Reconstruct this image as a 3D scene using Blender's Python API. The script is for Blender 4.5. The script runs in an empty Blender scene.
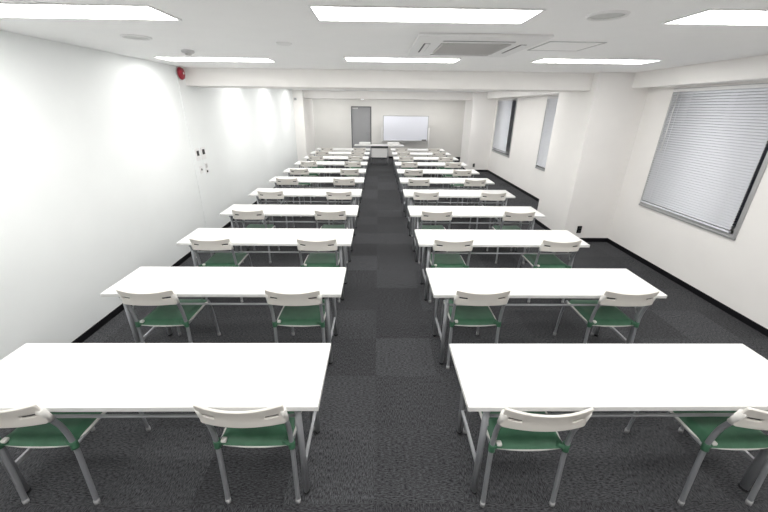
import bpy, bmesh, math, random
from mathutils import Vector, Matrix
random.seed(7)
COL = bpy.context.scene.collection
PI = math.pi

# ------------------------------------------------------------------ helpers
class MB:
    """collects shapes and links them as ONE mesh object"""
    def __init__(s): s.bm = bmesh.new()
    def box(s, x0, x1, y0, y1, z0, z1, bev=0.0, seg=2):
        t = bmesh.new()
        bmesh.ops.create_cube(t, size=1.0)
        for v in t.verts:
            v.co = Vector(((x0+x1)/2 + v.co.x*(x1-x0), (y0+y1)/2 + v.co.y*(y1-y0), (z0+z1)/2 + v.co.z*(z1-z0)))
        if bev > 0:
            bmesh.ops.bevel(t, geom=t.edges[:], offset=bev, segments=seg, affect='EDGES', profile=0.6)
        s._merge(t); return s
    def _merge(s, t):
        me = bpy.data.meshes.new('tmp'); t.to_mesh(me); t.free()
        s.bm.from_mesh(me); bpy.data.meshes.remove(me)
    def tube(s, pts, rad, n=12, flat=None, cap=True):
        pts = [Vector(p) for p in pts]; rings = []
        up0 = None
        for i, p in enumerate(pts):
            if i == 0: d = pts[1]-pts[0]
            elif i == len(pts)-1: d = pts[-1]-pts[-2]
            else: d = (pts[i+1]-pts[i]).normalized() + (pts[i]-pts[i-1]).normalized()
            d.normalize()
            ref = Vector((1, 0, 0)) if abs(d.x) < 0.9 else Vector((0, 0, 1))
            a = (ref - d*ref.dot(d)).normalized(); b = d.cross(a)
            ra, rb = (rad, rad) if flat is None else flat
            rings.append([s.bm.verts.new(p + a*math.cos(2*PI*k/n)*ra + b*math.sin(2*PI*k/n)*rb) for k in range(n)])
        for q in range(len(rings)-1):
            for k in range(n):
                f = s.bm.faces.new((rings[q][k], rings[q][(k+1) % n], rings[q+1][(k+1) % n], rings[q+1][k])); f.smooth = True
        if cap:
            s.bm.faces.new(rings[0][::-1]); s.bm.faces.new(rings[-1])
        return s
    def lathe(s, prof, c, axis='Z', n=32):
        """prof: list of (radius, height) from bottom to top"""
        c = Vector(c); rings = []
        def mp(x, y, h):
            if axis == 'Z': return c + Vector((x, y, h))
            if axis == 'X': return c + Vector((h, x, y))
            return c + Vector((x, h, y))
        for (r, h) in prof:
            rings.append([s.bm.verts.new(mp(r*math.cos(2*PI*k/n), r*math.sin(2*PI*k/n), h)) for k in range(n)] if r > 1e-6 else [s.bm.verts.new(mp(0, 0, h))])
        for q in range(len(rings)-1):
            A, B = rings[q], rings[q+1]
            for k in range(n):
                if len(A) == 1 and len(B) > 1: f = s.bm.faces.new((A[0], B[(k+1) % n], B[k]))
                elif len(B) == 1 and len(A) > 1: f = s.bm.faces.new((A[k], A[(k+1) % n], B[0]))
                else: f = s.bm.faces.new((A[k], A[(k+1) % n], B[(k+1) % n], B[k]))
                f.smooth = True
        return s
    def build(s, name, mat, parent=None, smooth_angle=None):
        bmesh.ops.recalc_face_normals(s.bm, faces=s.bm.faces[:])
        me = bpy.data.meshes.new(name); s.bm.to_mesh(me); s.bm.free()
        o = bpy.data.objects.new(name, me); COL.objects.link(o)
        me.materials.append(mat)
        if parent: o.parent = parent
        return o

def empty(name, loc=(0, 0, 0)):
    o = bpy.data.objects.new(name, None); COL.objects.link(o); o.location = loc
    o.empty_display_size = 0.1
    return o
def tag(o, label, cat, group=None, kind=None):
    o['label'] = label
    if cat: o['category'] = cat
    if group: o['group'] = group
    if kind: o['kind'] = kind
    return o
def struct(o, label, cat):
    return tag(o, label, cat, kind='structure')
def copy_tree(o, parent=None):
    c = o.copy(); COL.objects.link(c)
    if parent: c.parent = parent
    for ch in [x for x in KIDS.get(o.name, [])]:
        d = copy_tree(ch, c)
    return c
KIDS = {}
def register(o):
    for x in COL.objects:
        if x.parent: 
            l = KIDS.setdefault(x.parent.name, [])
            if x not in l: l.append(x)

# ------------------------------------------------------------------ materials
def mat(name, col, rough=0.5, metal=0.0, spec=0.5, noise=None, bump=None, coat=0.0):
    m = bpy.data.materials.new(name); m.use_nodes = True
    nt = m.node_tree; b = nt.nodes['Principled BSDF']
    b.inputs['Base Color'].default_value = (*col, 1); b.inputs['Roughness'].default_value = rough
    b.inputs['Metallic'].default_value = metal; b.inputs['Specular IOR Level'].default_value = spec
    b.inputs['Coat Weight'].default_value = coat
    tc = nt.nodes.new('ShaderNodeTexCoord')
    if noise:
        sc, amt = noise
        n = nt.nodes.new('ShaderNodeTexNoise'); n.inputs['Scale'].default_value = sc; n.inputs['Detail'].default_value = 4
        nt.links.new(tc.outputs['Object'], n.inputs['Vector'])
        r = nt.nodes.new('ShaderNodeValToRGB')
        r.color_ramp.elements[0].position = 0.3; r.color_ramp.elements[1].position = 0.7
        r.color_ramp.elements[0].color = (*[c*(1-amt) for c in col], 1)
        r.color_ramp.elements[1].color = (*[min(1, c*(1+amt)) for c in col], 1)
        nt.links.new(n.outputs['Fac'], r.inputs['Fac']); nt.links.new(r.outputs['Color'], b.inputs['Base Color'])
    if bump:
        sc, st = bump
        n = nt.nodes.new('ShaderNodeTexNoise'); n.inputs['Scale'].default_value = sc; n.inputs['Detail'].default_value = 3
        nt.links.new(tc.outputs['Object'], n.inputs['Vector'])
        bp = nt.nodes.new('ShaderNodeBump'); bp.inputs['Strength'].default_value = st; bp.inputs['Distance'].default_value = 0.002
        nt.links.new(n.outputs['Fac'], bp.inputs['Height']); nt.links.new(bp.outputs['Normal'], b.inputs['Normal'])
    return m
def emit(name, col, s):
    m = bpy.data.materials.new(name); m.use_nodes = True
    nt = m.node_tree; nt.nodes.remove(nt.nodes['Principled BSDF'])
    e = nt.nodes.new('ShaderNodeEmission'); e.inputs['Color'].default_value = (*col, 1); e.inputs['Strength'].default_value = s
    nt.links.new(e.outputs[0], nt.nodes['Material Output'].inputs['Surface'])
    return m

M = {}
M['wall'] = mat('wall_paper_white', (.895, .878, .858), .75, noise=(3, .012), bump=(180, .15))
M['wall_left'] = mat('wall_paper_cool_lit', (.87, .895, .895), .7, noise=(3, .01), bump=(180, .15))  # cool cast of the light on this wall mixed into its colour
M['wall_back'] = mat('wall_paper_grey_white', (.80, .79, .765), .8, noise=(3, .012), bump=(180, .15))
M['ceiling'] = mat('ceiling_board', (.95, .95, .95), .9, noise=(5, .01), bump=(220, .2))
M['base'] = mat('baseboard_black_vinyl', (.006, .006, .008), .6, spec=.2)
M['laminate'] = mat('white_laminate', (.80, .80, .79), .32, noise=(2, .006))
M['plastic_back'] = mat('greige_plastic', (.78, .75, .705), .42)
M['plastic_white'] = mat('off_white_plastic', (.76, .75, .72), .45)
M['green'] = mat('green_vinyl', (.050, .150, .085), .55, noise=(14, .12), bump=(60, .25))
M['steel'] = mat('grey_painted_steel', (.34, .35, .37), .35, metal=.35)
M['steel_light'] = mat('light_grey_steel', (.50, .51, .53), .3, metal=.35)
M['black'] = mat('black_rubber', (.015, .015, .017), .6)
M['cap'] = mat('clear_grey_foot_cap', (.45, .45, .46), .4)
M['alu'] = mat('aluminium', (.46, .465, .47), .35, metal=.5)
M['blind'] = mat('blind_slat', (.88, .90, .95), .45)
M['white_paint'] = mat('white_painted_metal', (.82, .82, .82), .4)
M['grey_vent'] = mat('grey_vent', (.56, .55, .545), .6)
M['dark_slot'] = mat('dark_slot', (.05, .05, .055), .6)
M['door'] = mat('grey_door_paint', (.36, .365, .375), .45)
M['door_frame'] = mat('dark_grey_door_frame', (.10, .10, .11), .45)
M['board'] = mat('whiteboard_enamel', (.80, .82, .90), .18)
M['red'] = mat('red_bell', (.30, .008, .025), .3)
M['screen'] = mat('black_switch_window', (.01, .01, .012), .25)
M['panel_grey'] = mat('pale_grey_panel', (.62, .62, .63), .5)
M['paper'] = mat('white_paper', (.88, .88, .87), .7)
M['speaker'] = mat('ceiling_speaker_grey', (.66, .67, .66), .7, bump=(600, .6))
g = mat('window_glass', (1, 1, 1), .02); g.node_tree.nodes['Principled BSDF'].inputs['Transmission Weight'].default_value = 1.0; M['glass'] = g
M['lamp'] = emit('lamp_diffuser', (1.0, .985, .96), LAMP := 17.5)
M['lamp_small'] = emit('emergency_lamp', (1, .98, .95), 1.6)

# carpet: 50 cm loop-pile tiles, quarter-turned, each a slightly different charcoal
def carpet():
    m = bpy.data.materials.new('charcoal_carpet_tiles'); m.use_nodes = True
    nt = m.node_tree; N = nt.nodes; L = nt.links; b = N['Principled BSDF']
    b.inputs['Roughness'].default_value = .95; b.inputs['Specular IOR Level'].default_value = .15
    tc = N.new('ShaderNodeTexCoord')
    mp = N.new('ShaderNodeMapping'); mp.inputs['Location'].default_value = (.015, -.24, 0)
    L.new(tc.outputs['Object'], mp.inputs['Vector'])
    dv = N.new('ShaderNodeVectorMath'); dv.operation = 'SCALE'; dv.inputs['Scale'].default_value = 2.0
    L.new(mp.outputs[0], dv.inputs[0])
    fl = N.new('ShaderNodeVectorMath'); fl.operation = 'FLOOR'; L.new(dv.outputs[0], fl.inputs[0])
    fr = N.new('ShaderNodeVectorMath'); fr.operation = 'FRACTION'; L.new(dv.outputs[0], fr.inputs[0])
    sp = N.new('ShaderNodeSeparateXYZ'); L.new(fl.outputs[0], sp.inputs[0])
    cb = N.new('ShaderNodeCombineXYZ'); L.new(sp.outputs['X'], cb.inputs[0]); L.new(sp.outputs['Y'], cb.inputs[1])
    wn = N.new('ShaderNodeTexWhiteNoise'); wn.noise_dimensions = '2D'; L.new(cb.outputs[0], wn.inputs['Vector'])
    # yarn: stretched noise, in two directions chosen per tile
    def yarn(sx, sy):
        mm = N.new('ShaderNodeMapping'); mm.inputs['Scale'].default_value = (sx, sy, 1); L.new(tc.outputs['Object'], mm.inputs['Vector'])
        n = N.new('ShaderNodeTexNoise'); n.inputs['Scale'].default_value = 1; n.inputs['Detail'].default_value = 5; n.inputs['Roughness'].default_value = .75
        L.new(mm.outputs[0], n.inputs['Vector']); return n
    a, c = yarn(45, 170), yarn(170, 45)
    ad = N.new('ShaderNodeMath'); ad.operation = 'ADD'; L.new(sp.outputs['X'], ad.inputs[0]); L.new(sp.outputs['Y'], ad.inputs[1])
    md = N.new('ShaderNodeMath'); md.operation = 'FLOORED_MODULO'; L.new(ad.outputs[0], md.inputs[0]); md.inputs[1].default_value = 2
    mx = N.new('ShaderNodeMix'); mx.data_type = 'FLOAT'; L.new(md.outputs[0], mx.inputs[0]); L.new(a.outputs['Fac'], mx.inputs[2]); L.new(c.outputs['Fac'], mx.inputs[3])
    rp = N.new('ShaderNodeValToRGB'); e = rp.color_ramp.elements
    e[0].position = .36; e[0].color = (.006, .0063, .0075, 1); e[1].position = .66; e[1].color = (.105, .107, .114, 1)
    L.new(mx.outputs[0], rp.inputs['Fac'])
    mr = N.new('ShaderNodeMapRange'); mr.inputs['To Min'].default_value = .86; mr.inputs['To Max'].default_value = 1.25
    L.new(wn.outputs['Value'], mr.inputs['Value'])
    ml = N.new('ShaderNodeVectorMath'); ml.operation = 'SCALE'; L.new(rp.outputs['Color'], ml.inputs[0]); L.new(mr.outputs[0], ml.inputs['Scale'])
    L.new(ml.outputs[0], b.inputs['Base Color'])
    bp = N.new('ShaderNodeBump'); bp.inputs['Strength'].default_value = .6; bp.inputs['Distance'].default_value = .004
    L.new(mx.outputs[0], bp.inputs['Height']); L.new(bp.outputs['Normal'], b.inputs['Normal'])
    return m
M['carpet'] = carpet()

# ------------------------------------------------------------------ room shell
XL, XR, Y0, Y1, ZC, ZB = -2.71, 3.79, -1.4, 15.6, 2.49, 2.262
XC = 3.04
struct(MB().box(XL-.15, XR+.25, Y0-.15, Y1+.15, -.12, 0).build('floor', M['carpet']), 'charcoal carpet tile floor of the long classroom', 'floor')
struct(MB().box(XL-.15, XR+.25, Y0-.15, Y1+.15, ZC, ZC+.12).build('ceiling', M['ceiling']), 'flat white board ceiling with recessed lamps', 'ceiling')
struct(MB().box(XL-.15, XL, Y0-.15, Y1+.15, 0, ZC).build('wall_left', M['wall_left']), 'long bright white wall on the left of the desks', 'wall')
struct(MB().box(XL, XR, Y0-.15, Y0, 0, ZC).build('wall_rear', M['wall']), 'white wall behind the photographer', 'wall')
# back wall with the doorway
DX0, DX1, DZ = -1.13, -.30, 2.04
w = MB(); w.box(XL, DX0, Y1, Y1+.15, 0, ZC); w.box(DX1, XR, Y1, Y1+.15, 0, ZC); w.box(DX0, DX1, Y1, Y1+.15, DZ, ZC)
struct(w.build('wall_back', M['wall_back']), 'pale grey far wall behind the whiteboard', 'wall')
# right wall with three window openings (y0, y1, z0, z1)
WINS = [(3.46, 4.89, .80, 2.27), (7.02, 8.52, .76, 2.27), (10.42, 12.02, .76, 2.27)]
w = MB(); y = Y0-.15
for (a, b_, z0, z1) in WINS:
    w.box(XR, XR+.25, y, a, 0, ZC); w.box(XR, XR+.25, a, b_, 0, z0); w.box(XR, XR+.25, a, b_, z1, ZC); y = b_
w.box(XR, XR+.25, y, Y1+.15, 0, ZC)
struct(w.build('wall_right', M['wall']), 'white window wall on the right side', 'wall')
# columns
struct(MB().box(XC, XR, 5.38, 6.46, 0, ZC, .008).build('trim_1', M['wall']), 'broad white column between the near and the middle window', 'column')
struct(MB().box(XC, XR, 12.25, 13.35, 0, ZC, .008).build('trim_2', M['wall']), 'broad white column at the far end of the window wall', 'column')
struct(MB().box(XL-.01, XL+.008, 5.30, 6.33, 0, ZC).build('trim_3', M['wall_left']), 'flush column face with the switch panel on the left wall', 'column')
struct(MB().box(XL, -2.40, 12.15, 13.90, 0, ZC, .008).build('trim_4', M['wall']), 'white column on the left wall beside the last desk rows', 'column')
# beams
struct(MB().box(XL, XC, 5.507, 6.10, ZB, ZC, .006).build('trim_5', M['wall']), 'white ceiling beam across the room nearest the camera', 'beam')
struct(MB().box(-2.40, XC, 12.50, 13.15, ZB, ZC, .006).build('trim_6', M['wall']), 'white ceiling beam across the room in front of the far wall', 'beam')
struct(MB().box(3.54, XR, Y0, 5.38, 2.292, ZC, .006).build('trim_7', M['wall']), 'boxed white soffit above the nearest window', 'soffit')
struct(MB().box(3.47, XR, 6.46, 12.25, 2.30, ZC, .006).build('trim_8', M['wall']), 'boxed white soffit above the two far windows', 'soffit')
struct(MB().box(3.47, XR, 13.35, Y1, 2.30, ZC, .006).build('trim_9', M['wall']), 'short boxed soffit beyond the far column', 'soffit')
# baseboards
h, t = .065, .010
struct(MB().box(XL, XL+t, Y0, 5.30, 0, h).box(XL, XL+t+.012, 5.30, 6.33, 0, h).box(XL, XL+t, 6.33, 12.15, 0, h)
       .box(XL, -2.40+t, 12.15-t, 13.90+t, 0, h).box(XL, XL+t, 13.90, Y1, 0, h).build('baseboard_left', M['base']), 'black vinyl baseboard along the left wall', 'baseboard')
struct(MB().box(XR-t, XR, Y0, 5.38, 0, h).box(XC-t, XR, 5.38-t, 6.46+t, 0, h).box(XR-t, XR, 6.46, 12.25, 0, h)
       .box(XC-t, XR, 12.25-t, 13.35+t, 0, h).box(XR-t, XR, 13.35, Y1, 0, h).build('baseboard_right', M['base']), 'black vinyl baseboard along the window wall and columns', 'baseboard')
struct(MB().box(XL, DX0-.05, Y1-t, Y1, 0, h).box(DX1+.05, XR, Y1-t, Y1, 0, h).build('baseboard_back', M['base']), 'black baseboard along the far wall', 'baseboard')

# ------------------------------------------------------------------ door
d = empty('door_1', ((DX0+DX1)/2, Y1, 0)); struct(d, 'plain grey door in the far wall left of the whiteboard', 'door')
hw = (DX1-DX0)/2
MB().box(-hw+.03, hw-.03, .03, .07, .005, DZ-.03, .003).build('door_leaf', M['door'], d)
MB().box(-hw, -hw+.03, -.012, .13, 0, DZ).box(hw-.03, hw, -.012, .13, 0, DZ).box(-hw+.03, hw-.03, -.012, .13, DZ-.03, DZ).build('door_frame', M['door_frame'], d)
MB().box(-hw+.06, -hw+.28, -.02, .03, DZ-.10, DZ-.05, .006).build('door_closer', M['white_paint'], d)
MB().tube([(hw-.08, .03, 1.0), (hw-.08, -.03, 1.0), (hw-.19, -.03, 1.0)], .009).lathe([(.024, -.008), (.024, 0)], (hw-.08, .03, 1.0), 'Y', 16).build('door_handle', M['alu'], d)

# ------------------------------------------------------------------ windows and blinds
wl = ['nearest window, a black strip of glass beside its blind', 'middle window half hidden behind the near column', 'far window with dark glass strip beside the far column']
bl = ['white venetian blind lowered over the nearest window on the right', 'white venetian blind partly hidden behind the near column', 'white venetian blind on the far window, dark glass strip beside it']
# blind extents (y0,y1,z0,z1)
BL = [(3.515, 4.885, .805, 2.262), (7.10, 8.50, .785, 2.262), (10.74, 12.00, .79, 2.262)]
def slat_mesh(y0, y1, z0, z1, pitch):
    b = MB(); n = int((z1-z0)/pitch)
    for i in range(n):
        z = z1 - (i+.5)*pitch
        # slat turned nearly closed: curved strip, lower edge towards the room
        prof = []
        for k in range(4):
            s = (k/3-.5); wd = .032
            xx = -s*wd*math.cos(math.radians(58)); zz = -s*wd*math.sin(math.radians(58))*-1
            bow = .0022*(1-(2*s)**2)
            prof.append((xx - bow*.8, zz*-1 - bow*.3))
        vs = [[b.bm.verts.new((px_, yy, z+pz)) for (px_, pz) in prof] for yy in (y0, y1)]
        for k in range(3):
            f = b.bm.faces.new((vs[0][k], vs[0][k+1], vs[1][k+1], vs[1][k])); f.smooth = True
    return b
for i, (a, b_, z0, z1) in enumerate(WINS):
    wo = empty('window_%d' % (i+1), (XR, (a+b_)/2, z0)); struct(wo, wl[i], 'window')
    hy = (b_-a)/2; hz = z1-z0; c = .045
    # grey casing round the opening, standing a little proud of the wall, deep sill
    f = MB(); f.box(-.012, .16, -hy-.03, -hy+.012, -.05, hz); f.box(-.012, .16, hy-.012, hy+.012, -.05, hz); f.box(-.004, .16, -hy, hy, hz-.012, hz)
    f.build('window_frame', M['alu'], wo)
    MB().box(-.022, .16, -hy-.03, hy+.012, -.05, -.028, .003).box(-.008, .16, -hy, hy, -.028, 0).build('window_sill', M['alu'], wo)
    s = MB()
    for yy in (-hy+.012, -.02, hy-.052): s.box(.10, .14, yy, yy+.04, 0, hz-.012)
    s.box(.10, .14, -hy+.012, hy-.012, 0, .04).box(.10, .14, -hy+.012, hy-.012, hz-.052, hz-.012)
    s.build('sash', M['alu'], wo)
    MB().box(.118, .124, -hy+.05, hy-.05, .04, hz-.052).build('pane', M['glass'], wo)
    # blind
    y0, y1, bz0, bz1 = BL[i]
    bo = empty('venetian_blind', (XR+.0, (y0+y1)/2, bz0)); tag(bo, bl[i], 'blind', 'venetian blinds on the window wall')
    by = (y1-y0)/2; H = bz1-bz0
    sm = slat_mesh(-by, by, .02, H-.035, .029).build('slats', M['blind'], bo); sm.location.x = -.008
    so = sm.modifiers.new('thick', 'SOLIDIFY'); so.thickness = .0012
    MB().box(-.03, .012, -by, by, H-.035, H, .002).build('head_rail', M['white_paint'], bo)
    MB().box(-.022, .008, -by, by, 0, .018, .003).build('bottom_rail', M['blind'], bo)
    for yy in (-by+.16, by-.16):
        MB().tube([(-.024, yy, .01), (-.024, yy, H-.03)], .0012, 6).build('ladder_cord', M['blind'], bo)
    MB().tube([(-.03, by-.10, H-.03), (-.032, by-.10, H-.75)], .004, 8).build('tilt_wand', M['white_paint'], bo)

# ------------------------------------------------------------------ ceiling lamps
lampx = [(-1.825, 'left'), (.252, 'middle'), (2.305, 'right')]
rows = [(.30, 'over the front edge of the picture, above the camera'), (2.305, 'in the row nearest the camera'), (4.25, 'in the row just before the near beam'),
        (7.2, 'first row past the near beam'), (9.2, 'second row past the near beam'), (11.2, 'row before the far beam'), (14.4, 'row between far beam and far wall')]
LW, LD = 1.21, .31
# the fittings are not quite in line with one another
LDY = {(2.305, 'left'): .08, (2.305, 'middle'): .03, (2.305, 'right'): -.03, (4.25, 'left'): .28, (4.25, 'middle'): .10, (4.25, 'right'): -.02}
def make_lamp():
    r = empty('ceiling_lamp'); 
    o = MB(); a, b = LW/2, LD/2; e = .014
    o.box(-a-e, a+e, -b-e, -b, -.006, .0).box(-a-e, a+e, b, b+e, -.006, 0).box(-a-e, -a, -b, b, -.006, 0).box(a, a+e, -b, b, -.006, 0)
    o.build('lamp_frame', M['white_paint'], r)
    # gently domed diffuser hanging a few mm below the frame
    b2 = MB(); n = 10; rings = []
    for i in range(n+1):
        t = -1+2*i/n; z = -.003 - .003*math.sqrt(max(0, 1-t*t*.98))
        rings.append([b2.bm.verts.new((x, t*b, z)) for x in (-a, a)])
    for i in range(n):
        b2.bm.faces.new((rings[i][0], rings[i+1][0], rings[i+1][1], rings[i][1]))
    for s_ in (0, 1):
        b2.bm.faces.new([rg[s_] for rg in rings])
    b2.bm.faces.new((rings[0][0], rings[0][1], rings[-1][1], rings[-1][0]))
    b2.build('diffuser', M['lamp'], r)
    return r
lamp0 = make_lamp(); register(None); first = True
for (yy, rn) in rows:
    for (xx, cn) in lampx:
        o = lamp0 if first else copy_tree(lamp0); first = False
        o.location = (xx, yy + LDY.get((yy, cn), 0), ZC)
        tag(o, '%s long rectangular white ceiling lamp %s' % (cn, rn), 'ceiling lamp', 'recessed ceiling lamps')

# ------------------------------------------------------------------ ceiling fittings
ac = empty('air_conditioner', (.75, 3.35, ZC)); tag(ac, 'square white ceiling cassette air conditioner with grey intake grille', 'air conditioner')
MB().box(-.475, .475, -.52, .52, -.022, 0, .012).build('panel', M['white_paint'], ac)
g_ = MB().box(-.27, .27, -.25, .27, -.030, -.021, .002)
for k in range(12): g_.box(-.255, .255, -.235+k*.043, -.225+k*.043, -.034, -.029)
g_.build('intake_grille', M['grey_vent'], ac)
for (x0, x1, y0, y1) in ((-.27, .27, -.345, -.315), (-.27, .27, .37, .40), (-.40, -.35, -.22, .24), (.35, .40, -.22, .24)):
    so = MB().box(x0, x1, y0, y1, -.0235, -.0215).build('outlet_slot', M['dark_slot'], ac)
    dx, dy = (.012, 0) if x1-x0 < .1 else (0, .008)
    MB().box(x0+dx, x1-.4*dx, y0+dy, y1-.4*dy, -.028, -.0232, .001).build('louvre', M['white_paint'], so)
hatch = empty('ceiling_hatch', (1.535, 3.32, ZC)); tag(hatch, 'square flush access hatch in the ceiling right of the air conditioner', 'hatch')
MB().box(-.205, .205, -.205, .205, -.004, 0).build('hatch_lid', M['ceiling'], hatch)
MB().box(-.222, -.212, -.222, .222, -.005, 0).box(.212, .222, -.222, .222, -.005, 0).box(-.212, .212, -.222, -.212, -.005, 0).box(-.212, .212, .212, .222, -.005, 0).build('hatch_frame', M['alu'], hatch)
def speaker(loc, label):
    s = empty('ceiling_speaker', loc); tag(s, label, 'speaker', 'round ceiling speakers')
    MB().lathe([(.085, 0), (.088, -.010), (.102, -.010), (.108, 0)], (0, 0, 0)).build('rim', M['white_paint'], s)
    MB().lathe([(0, -.006), (.04, -.0065), (.086, -.004), (.086, 0)], (0, 0, 0)).build('speaker_grille', M['speaker'], s)
speaker((1.255, 2.27, ZC), 'round grey ceiling speaker with white rim right of the middle lamp')
speaker((-1.87, 3.17, ZC), 'round ceiling speaker with white rim over the left desks')
tag(MB().lathe([(.065, 0), (.064, -.008), (.055, -.013), (0, -.014)], (-.785, 3.36, ZC)).build('ceiling_cover_disc', M['white_paint']), 'small flat white blank disc on the ceiling between left and middle lamps', 'cover disc')
sd = empty('smoke_detector', (-1.82, 3.86, ZC)); tag(sd, 'small grey smoke detector on the ceiling near the red bell', 'smoke detector')
MB().lathe([(.055, 0), (.057, -.018), (.045, -.026), (0, -.026)], (0, 0, 0)).build('base', M['panel_grey'], sd)
MB().lathe([(.030, -.024), (.030, -.036), (.022, -.042), (0, -.042)], (0, 0, 0)).build('sensor_head', M['grey_vent'], sd)
tag(MB().lathe([(.045, 0), (.043, -.02), (.02, -.03), (0, -.03)], (-.55, 12.85, ZB+.002)).build('emergency_light', M['lamp_small']), 'tiny round emergency lamp under the far beam', 'lamp')
tag(MB().box(-2.66, -2.59, 12.10, 12.152, 2.19, 2.26, .01).build('wall_sensor', M['alu']), 'tiny dark sensor high on the far left column', 'sensor')
# red fire bell on the left wall by the beam
be = empty('fire_bell', (XL, 5.37, 2.405)); tag(be, 'round red fire alarm bell high on the left wall by the beam', 'fire bell')
MB().lathe([(.05, 0), (.05, .025), (.062, .03)], (0, 0, 0), 'X').build('bell_base', M['red'], be)
MB().lathe([(.078, .024), (.080, .034), (.070, .052), (.035, .064), (0, .067)], (0, 0, 0), 'X').build('gong', M['red'], be)
MB().lathe([(.014, .064), (.014, .070), (0, .072)], (0, 0, 0), 'X', 16).build('centre_bolt', M['white_paint'], be)

# ------------------------------------------------------------------ wall switches on the left column
SX = XL+.0075
def plate(name, label, cat, y0, y1, z0, z1, parts, group=None):
    o = empty(name, (SX, (y0+y1)/2, z0)); tag(o, label, cat, group)
    hy = (y1-y0)/2
    MB().box(0, .010, -hy, hy, 0, z1-z0, .002).build('cover_plate', M['white_paint'], o)
    for (nm, a, b, c, d_, m_) in parts:
        MB().box(.009, .016, a, b, c, d_, .002).build(nm, M[m_], o)
plate('light_switch', 'white switch plate with black window, upper left of the pair', 'switch', 5.39, 5.50, 1.24, 1.42, [('switch_window', -.03, .03, .075, .145, 'screen')], 'switches on the left column')
plate('light_switch', 'white switch plate with black window, upper right of the pair', 'switch', 5.56, 5.69, 1.24, 1.42, [('switch_window', -.035, .035, .075, .15, 'screen')], 'switches on the left column')
plate('remote_control', 'grey air conditioner control below the right switch on the left column', 'controller', 5.60, 5.68, 1.02, 1.19, [('display', -.028, .028, .09, .15, 'grey_vent'), ('button_pad', -.02, .02, .02, .05, 'screen')])
plate('thermostat', 'small white plate with a black dot below the left switch', 'control plate', 5.43, 5.51, 1.05, 1.16, [('dot', -.012, .012, .045, .072, 'screen')])

def outlet(x, y, z, label):
    o = empty('wall_socket', (x, y, z)); tag(o, label, 'socket', 'black sockets on the columns')
    MB().box(-.036, .036, -.008, 0, -.06, .06, .002).build('cover_plate', M['screen'], o)
    for s in (-1, 1): MB().box(-.018, .018, -.012, -.007, s*.026-.016, s*.026+.016, .002).build('outlet', M['black'], o)
outlet(3.28, 5.38, .21, 'black wall socket low on the near right column')
outlet(3.28, 12.25, .21, 'black wall socket low on the far right column')

# ------------------------------------------------------------------ desks
TD = .49; TW = 1.804
def make_desk():
    r = empty('folding_desk')                # origin: floor, centre of the near edge
    MB().box(-TW/2, TW/2, 0, TD, .672, .70, .004, 2).build('tabletop', M['laminate'], r)
    for s in (-1, 1):
        x = s*(TW/2-.118)
        for y in (.066, .462):
            l = MB().tube([(x, y, .012), (x, y, .672)], .02, 14, flat=(.016, .024)).build('leg', M['steel'], r)
            MB().tube([(x, y, 0), (x, y, .016)], .02, 12, flat=(.018, .026)).build('foot_cap', M['black'], l)
        MB().box(x-.008, x+.008, .066, .462, .190, .215, .003).build('side_rail', M['steel_light'], r)
        MB().box(x-.012, x+.012, .03, .465, .645, .672, .003).build('top_rail', M['steel'], r)
        b = MB().tube([(x-s*.02, .07, .50), (x-s*.03, .20, .655)], .006, 8).build('folding_brace', M['steel_light'], r)
        MB().box(x-s*.05-.012, x-s*.05+.012, .05, .11, .62, .672, .003).build('hinge_bracket', M['steel'], r)
    for y in (.066,):
        MB().tube([(-TW/2+.118, y, .575), (TW/2-.118, y, .575)], .0085, 8).build('stretcher', M['steel_light'], r)
    return r
# ------------------------------------------------------------------ chairs
def bez(pts, n=6):
    out = []
    P = [Vector(p) for p in pts]
    Q = [P[0]*2-P[1]] + P + [P[-1]*2-P[-2]]
    for i in range(1, len(Q)-2):
        for k in range(n):
            t = k/n; a, b, c, d_ = Q[i-1], Q[i], Q[i+1], Q[i+2]
            out.append(.5*((2*b)+(c-a)*t+(2*a-5*b+4*c-d_)*t*t+(3*b-a-3*c+d_)*t**3))
    out.append(P[-1]); return out
BW = .200     # half width of the backrest
def back_pt(u, v):
    # u -1..1 across, v 0..1 bottom to top
    zt = .779 - .016*(1-u*u) - (.006*max(0, abs(u)-.96)/.04)
    zb = .643 + .006*(1-u*u) + (.007*max(0, abs(u)-.95)/.05)
    z = zb+(zt-zb)*v
    y = -.034 - .030*(z-.62)/.16 - .034*(1-u*u) + .005*math.sin(v*PI)
    x = u*(BW-.002*(1-v))
    return (x, y, z)
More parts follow.
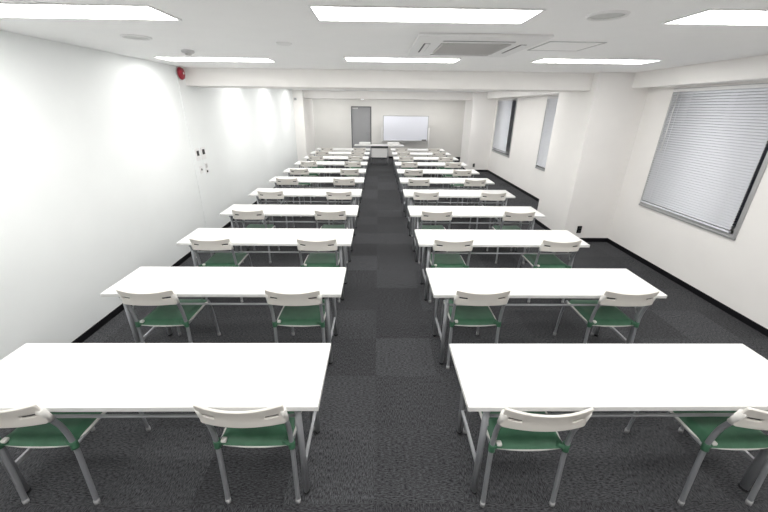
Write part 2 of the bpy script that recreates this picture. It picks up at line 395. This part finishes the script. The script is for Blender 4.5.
def make_chair():
    r = empty('stacking_chair')             # origin: floor, midway between the rear feet
    # backrest with two hand slots
    us = [-1, -.97, -.94, -.91, -.87, -.76, -.70, -.62, -.57, -.45, -.3, -.15, 0, .15, .3, .45, .57, .62, .70, .76, .87, .91, .94, .97, 1]
    vs = [0, .08, .2, .30, .37, .43, .575, .7, .85, .95, 1]
    b = MB(); G = [[b.bm.verts.new(back_pt(u, v)) for v in vs] for u in us]
    for i in range(len(us)-1):
        for j in range(len(vs)-1):
            um = abs((us[i]+us[i+1])/2)
            if .57 < um < .87 and j == 5: continue
            f = b.bm.faces.new((G[i][j], G[i+1][j], G[i+1][j+1], G[i][j+1])); f.smooth = True
    bk = b.build('backrest', M['plastic_back'], r)
    m = bk.modifiers.new('s', 'SOLIDIFY'); m.thickness = .013; m.offset = 0
    m = bk.modifiers.new('b', 'BEVEL'); m.width = .003; m.segments = 2; m.limit_method = 'ANGLE'
    for s in (-1, 1):
        # dark backing added so each hand slot reads dark instead of showing the desk
        q = MB(); ring = []
        for uu in (.55, .65, .76, .88):
            ring.append([q.bm.verts.new(Vector(back_pt(s*uu, vv)) + Vector((0, off, 0))) for (vv, off) in ((.40, .0068), (.61, .0068), (.61, .012), (.40, .012))])
        for a_, b_ in zip(ring[:-1], ring[1:]):
            for k in range(4): q.bm.faces.new((a_[k], a_[(k+1) % 4], b_[(k+1) % 4], b_[k]))
        q.bm.faces.new(ring[0]); q.bm.faces.new(ring[-1][::-1])
        q.build('dark_slot_backing', M['dark_slot'], bk)
    for s in (-1, 1):
        MB().tube([(s*.191, -.025, .648), (s*.1915, -.038, .69), (s*.192, -.049, .735)], .016, 12).build('post_sleeve', M['plastic_white'], r)
    for s in (-1, 1):
        l = MB().tube(bez([(s*.192, 0, .008), (s*.191, .012, .22), (s*.190, .020, .42), (s*.190, .004, .56), (s*.191, -.030, .66), (s*.192, -.048, .73)]), .0125, 12).build('rear_leg', M['steel'], r)
        MB().lathe([(0, 0), (.0135, 0), (.0145, .018), (.0135, .03), (0, .03)], (s*.192, 0, 0), 'Z', 14).build('foot_cap', M['cap'], l)
        l = MB().tube(bez([(s*.185, .468, .008), (s*.180, .452, .25), (s*.176, .425, .385), (s*.176, .37, .405), (s*.185, .02, .412)]), .0105, 12).build('front_leg', M['steel'], r)
        MB().lathe([(0, 0), (.0125, 0), (.0135, .018), (.0125, .03), (0, .03)], (s*.185, .468, 0), 'Z', 14).build('foot_cap', M['cap'], l)
        # green tie of the seat cover round the rear leg
        MB().tube([(s*.189, .019, .402), (s*.189, .021, .415), (s*.189, .021, .438), (s*.189, .021, .450)], .0175, 14).tube([(s*.192, .016, .428), (s*.165, .022, .432), (s*.145, .03, .436)], .012, 10, flat=(.016, .010)).build('cover_tie', M['green'], r)
    MB().tube([(-.19, .40, .30), (.19, .40, .30)][:0] or [(-.176, .405, .395), (.176, .405, .395)], .009, 8).build('front_crossbar', M['steel'], r)
    # white seat shell, slightly dished, rear edge turned down
    b = MB(); n = 14; mrow = 12; G = []
    for i in range(n+1):
        u = -1+2*i/n; row = []
        for j in range(mrow+1):
            v = j/mrow
            hwid = .190 - .012*max(0, 1-v/.2) + .004*math.sin(v*PI)
            yy = .024 + v*.390 - (.012*(1-u*u))*(1-v) - .03*max(0, v-.9)/.1*u*u
            z = .424 - .006*(1-u*u) - .004*max(0, .12-v)/.12 - .016*max(0, v-.85)/.15
            row.append(b.bm.verts.new((u*hwid, yy, z)))
        G.append(row)
    for i in range(n):
        for j in range(mrow):
            f = b.bm.faces.new((G[i][j], G[i+1][j], G[i+1][j+1], G[i][j+1])); f.smooth = True
    sh = b.build('seat', M['plastic_white'], r)
    m = sh.modifiers.new('s', 'SOLIDIFY'); m.thickness = .012; m.offset = -1
    m = sh.modifiers.new('b', 'BEVEL'); m.width = .004; m.segments = 2; m.limit_method = 'ANGLE'
    # green cushion on the shell
    b = MB(); n = 18; mrow = 16; G = []
    for i in range(n+1):
        u = -1+2*i/n; row = []
        for j in range(mrow+1):
            v = j/mrow
            eu = 1-abs(u)**12; ev = 1-abs(2*v-1)**16
            k = max(0, min(eu, ev))**.5
            hwid = .182 + .012*max(0, 1-v/.14)
            yy = .018 + v*.388 - .004*(1-u*u)*(1-v)
            z = .4225 - .006*(1-u*u) + .034*k - .010*(1-u*u)*(1-abs(2*v-1)**2)*.8
            z += -.016*max(0, v-.85)/.15
            row.append(b.bm.verts.new((u*hwid, yy, z)))
        G.append(row)
    for i in range(n):
        for j in range(mrow):
            f = b.bm.faces.new((G[i][j], G[i+1][j], G[i+1][j+1], G[i][j+1])); f.smooth = True
    cu = b.build('seat_cushion', M['green'], r)
    # small white fastening tab at a rear corner
    MB().box(-.168, -.140, .012, .040, .436, .455, .008).build('corner_tab', M['plastic_white'], cu)
    return r

desk0 = make_desk(); chair0 = make_chair(); register(None)
ords = ['nearest', 'second', 'third', 'fourth', 'fifth', 'sixth', 'seventh', 'eighth', 'ninth', 'tenth', 'farthest']
near = [1.250, 2.335, 3.405, 4.480, 5.585, 6.690, 7.770, 8.900, 9.985, 11.07, 12.17]
cx = {0: (-1.72, -.618, .772, 1.875), 1: (-1.691, -.610, .781, 1.892), 2: (-1.700, -.618, .778, 1.894), 3: (-1.686, -.611, .757, 1.857),
      4: (-1.709, -.605, .750, 1.850), 5: (-1.715, -.645, .732, 1.840), 6: (-1.712, -.625, .728, 1.832), 7: (-1.715, -.635, .722, 1.855),
      8: (-1.715, -.63, .735, 1.865), 9: (-1.71, -.625, .732, 1.85), 10: (-1.71, -.625, .732, 1.85)}
fd = fc = True
dy = {0: (.012, .004, -.022, -.018)}
for i, yn in enumerate(near):
    for side, xe in (('left', -.280), ('right', .427)):
        o = desk0 if fd else copy_tree(desk0); fd = False
        o.location = (xe-TW/2 if side == 'left' else xe+TW/2, yn + (-.006 if side == 'right' and i < 5 else 0), 0)
        if i == 0 and side == 'right': o.location.x += .006
        rowtxt = ('%s row' % ords[i]) + ('' if i in (0, 10) else ' from the camera')
        tag(o, 'white folding desk %s of the aisle in the %s' % (side, rowtxt), 'desk', 'white folding desks in rows')
    for k, x in enumerate(cx[i]):
        x = max(x, .770) if k == 2 else min(x, -.624) if k == 1 else x
        o = chair0 if fc else copy_tree(chair0); fc = False
        o.location = (x, yn + (dy[0][k] if i == 0 else -.004) + random.uniform(-.006, .006), 0)
        o.rotation_euler.z = random.uniform(-.012, .012)
        wh = ['by the left wall', 'left of the aisle', 'right of the aisle', 'on the window side'][k]
        tag(o, 'green-seated chair with pale back %s, at the %s desk%s' % (wh, ords[i], '' if i in (0, 10) else ' from the camera'), 'chair', 'stacking chairs at the desks')

# ------------------------------------------------------------------ front of the room
ld = empty('lecture_table', (.03, 13.68, 0)); tag(ld, 'white lecture table with modesty panel at the end of the aisle', 'table')
MB().box(-.93, .93, -.06, .40, .675, .70, .004).build('tabletop', M['laminate'], ld)
MB().box(-.27, .295, .075, .09, .25, .56, .004).build('modesty_panel', M['paper'], ld)
MB().box(-.31, .335, .10, .13, .22, .25, .003).box(-.31, .335, .10, .13, .59, .676, .003).build('panel_dark_strip', M['door_frame'], ld)  # dark strips added for the dark outline above and below the panel
for x in (-.31, .335):
    for y in (.12, .37):
        l = MB().tube([(x, y, .01), (x, y, .676)], .016, 12).build('leg', M['steel_light'], ld)
        MB().tube([(x, y, 0), (x, y, .025)], .019, 12).build('foot_cap', M['black'], l)
for (x0, x1, lab) in ((-.72, -.30, 'white box on the left end of the lecture table'), (.345, .77, 'white box on the right end of the lecture table')):
    bxo = MB().box(x0, x1, 13.74, 13.98, .70, .795, .004).build('paper_box', M['paper']); tag(bxo, lab, 'box', 'white boxes on the lecture table')

wb = empty('whiteboard', (1.11, 15.2, 0)); tag(wb, 'large blank whiteboard on a wheeled stand before the far wall', 'whiteboard')
MB().box(-.90, .90, -.012, .012, .76, 1.70, .002).build('writing_surface', M['board'], wb)
fr = MB(); fr.box(-.925, .925, -.018, .018, 1.69, 1.715, .003).box(-.925, .925, -.018, .018, .735, .76, .003).box(-.925, -.90, -.018, .018, .76, 1.69, .003).box(.90, .925, -.018, .018, .76, 1.69, .003)
fr.build('board_frame', M['alu'], wb)
MB().box(-.88, .88, -.085, -.015, .727, .738, .002).box(-.88, .88, -.088, -.080, .727, .755, .002).build('pen_tray', M['alu'], wb)
for s in (-1, 1):
    p_ = MB().tube([(s*.965, 0, .09), (s*.965, 0, 1.26)], .016, 12).box(s*.92-.03, s*.92+.05 if s > 0 else s*.92+.03, -.012, .012, 1.22, 1.25).build('post', M['white_paint'], wb)
    f_ = MB().box(s*.965-.02, s*.965+.02, -.27, .27, .06, .09, .006).build('foot', M['white_paint'], wb)
    for yy in (-.24, .24):
        MB().lathe([(0, -.012), (.026, -.012), (.026, .012), (0, .012)], (s*.965, yy, .026), 'X', 16).box(s*.965-.014, s*.965+.014, yy-.012, yy+.012, .03, .062).build('caster', M['black'], f_)
MB().box(-.965, .965, -.012, .012, .28, .31, .003).build('cross_bar', M['white_paint'], wb)
er = empty('board_eraser', (1.88, 15.148, .7385)); tag(er, 'small black eraser on the right end of the whiteboard tray', 'eraser')
MB().box(-.09, .09, -.028, .028, 0, .03, .003).build('felt', M['grey_vent'], er)
MB().box(-.092, .092, -.029, .029, .03, .065, .005).build('grip', M['black'], er)

# ------------------------------------------------------------------ world, camera, view
wd = bpy.data.worlds.new('night'); bpy.context.scene.world = wd; wd.use_nodes = True
wd.node_tree.nodes['Background'].inputs['Color'].default_value = (.004, .005, .008, 1)
wd.node_tree.nodes['Background'].inputs['Strength'].default_value = 1.0
cam = bpy.data.cameras.new('camera'); co = bpy.data.objects.new('camera', cam); COL.objects.link(co)
cam.sensor_width = 36; cam.lens = 350/768*36; cam.clip_start = .05; cam.clip_end = 100
R_ = Vector((0.999841, -0.014308, 0.010652)); U_ = Vector((-0.004217, 0.390639, 0.920534)); W_ = Vector((0.017332, 0.920433, -0.390517))
co.matrix_world = Matrix(((R_.x, U_.x, -W_.x, 0), (R_.y, U_.y, -W_.y, 0), (R_.z, U_.z, -W_.z, 2.008), (0, 0, 0, 1)))
sc = bpy.context.scene
sc.camera = co
sc.view_settings.view_transform = 'Standard'; sc.view_settings.look = 'None'
sc.view_settings.exposure = 0.0; sc.view_settings.gamma = 1.0; sc.view_settings.use_curve_mapping = False
sc.cycles.max_bounces = 10; sc.cycles.diffuse_bounces = 7
sc.cycles.use_denoising = True
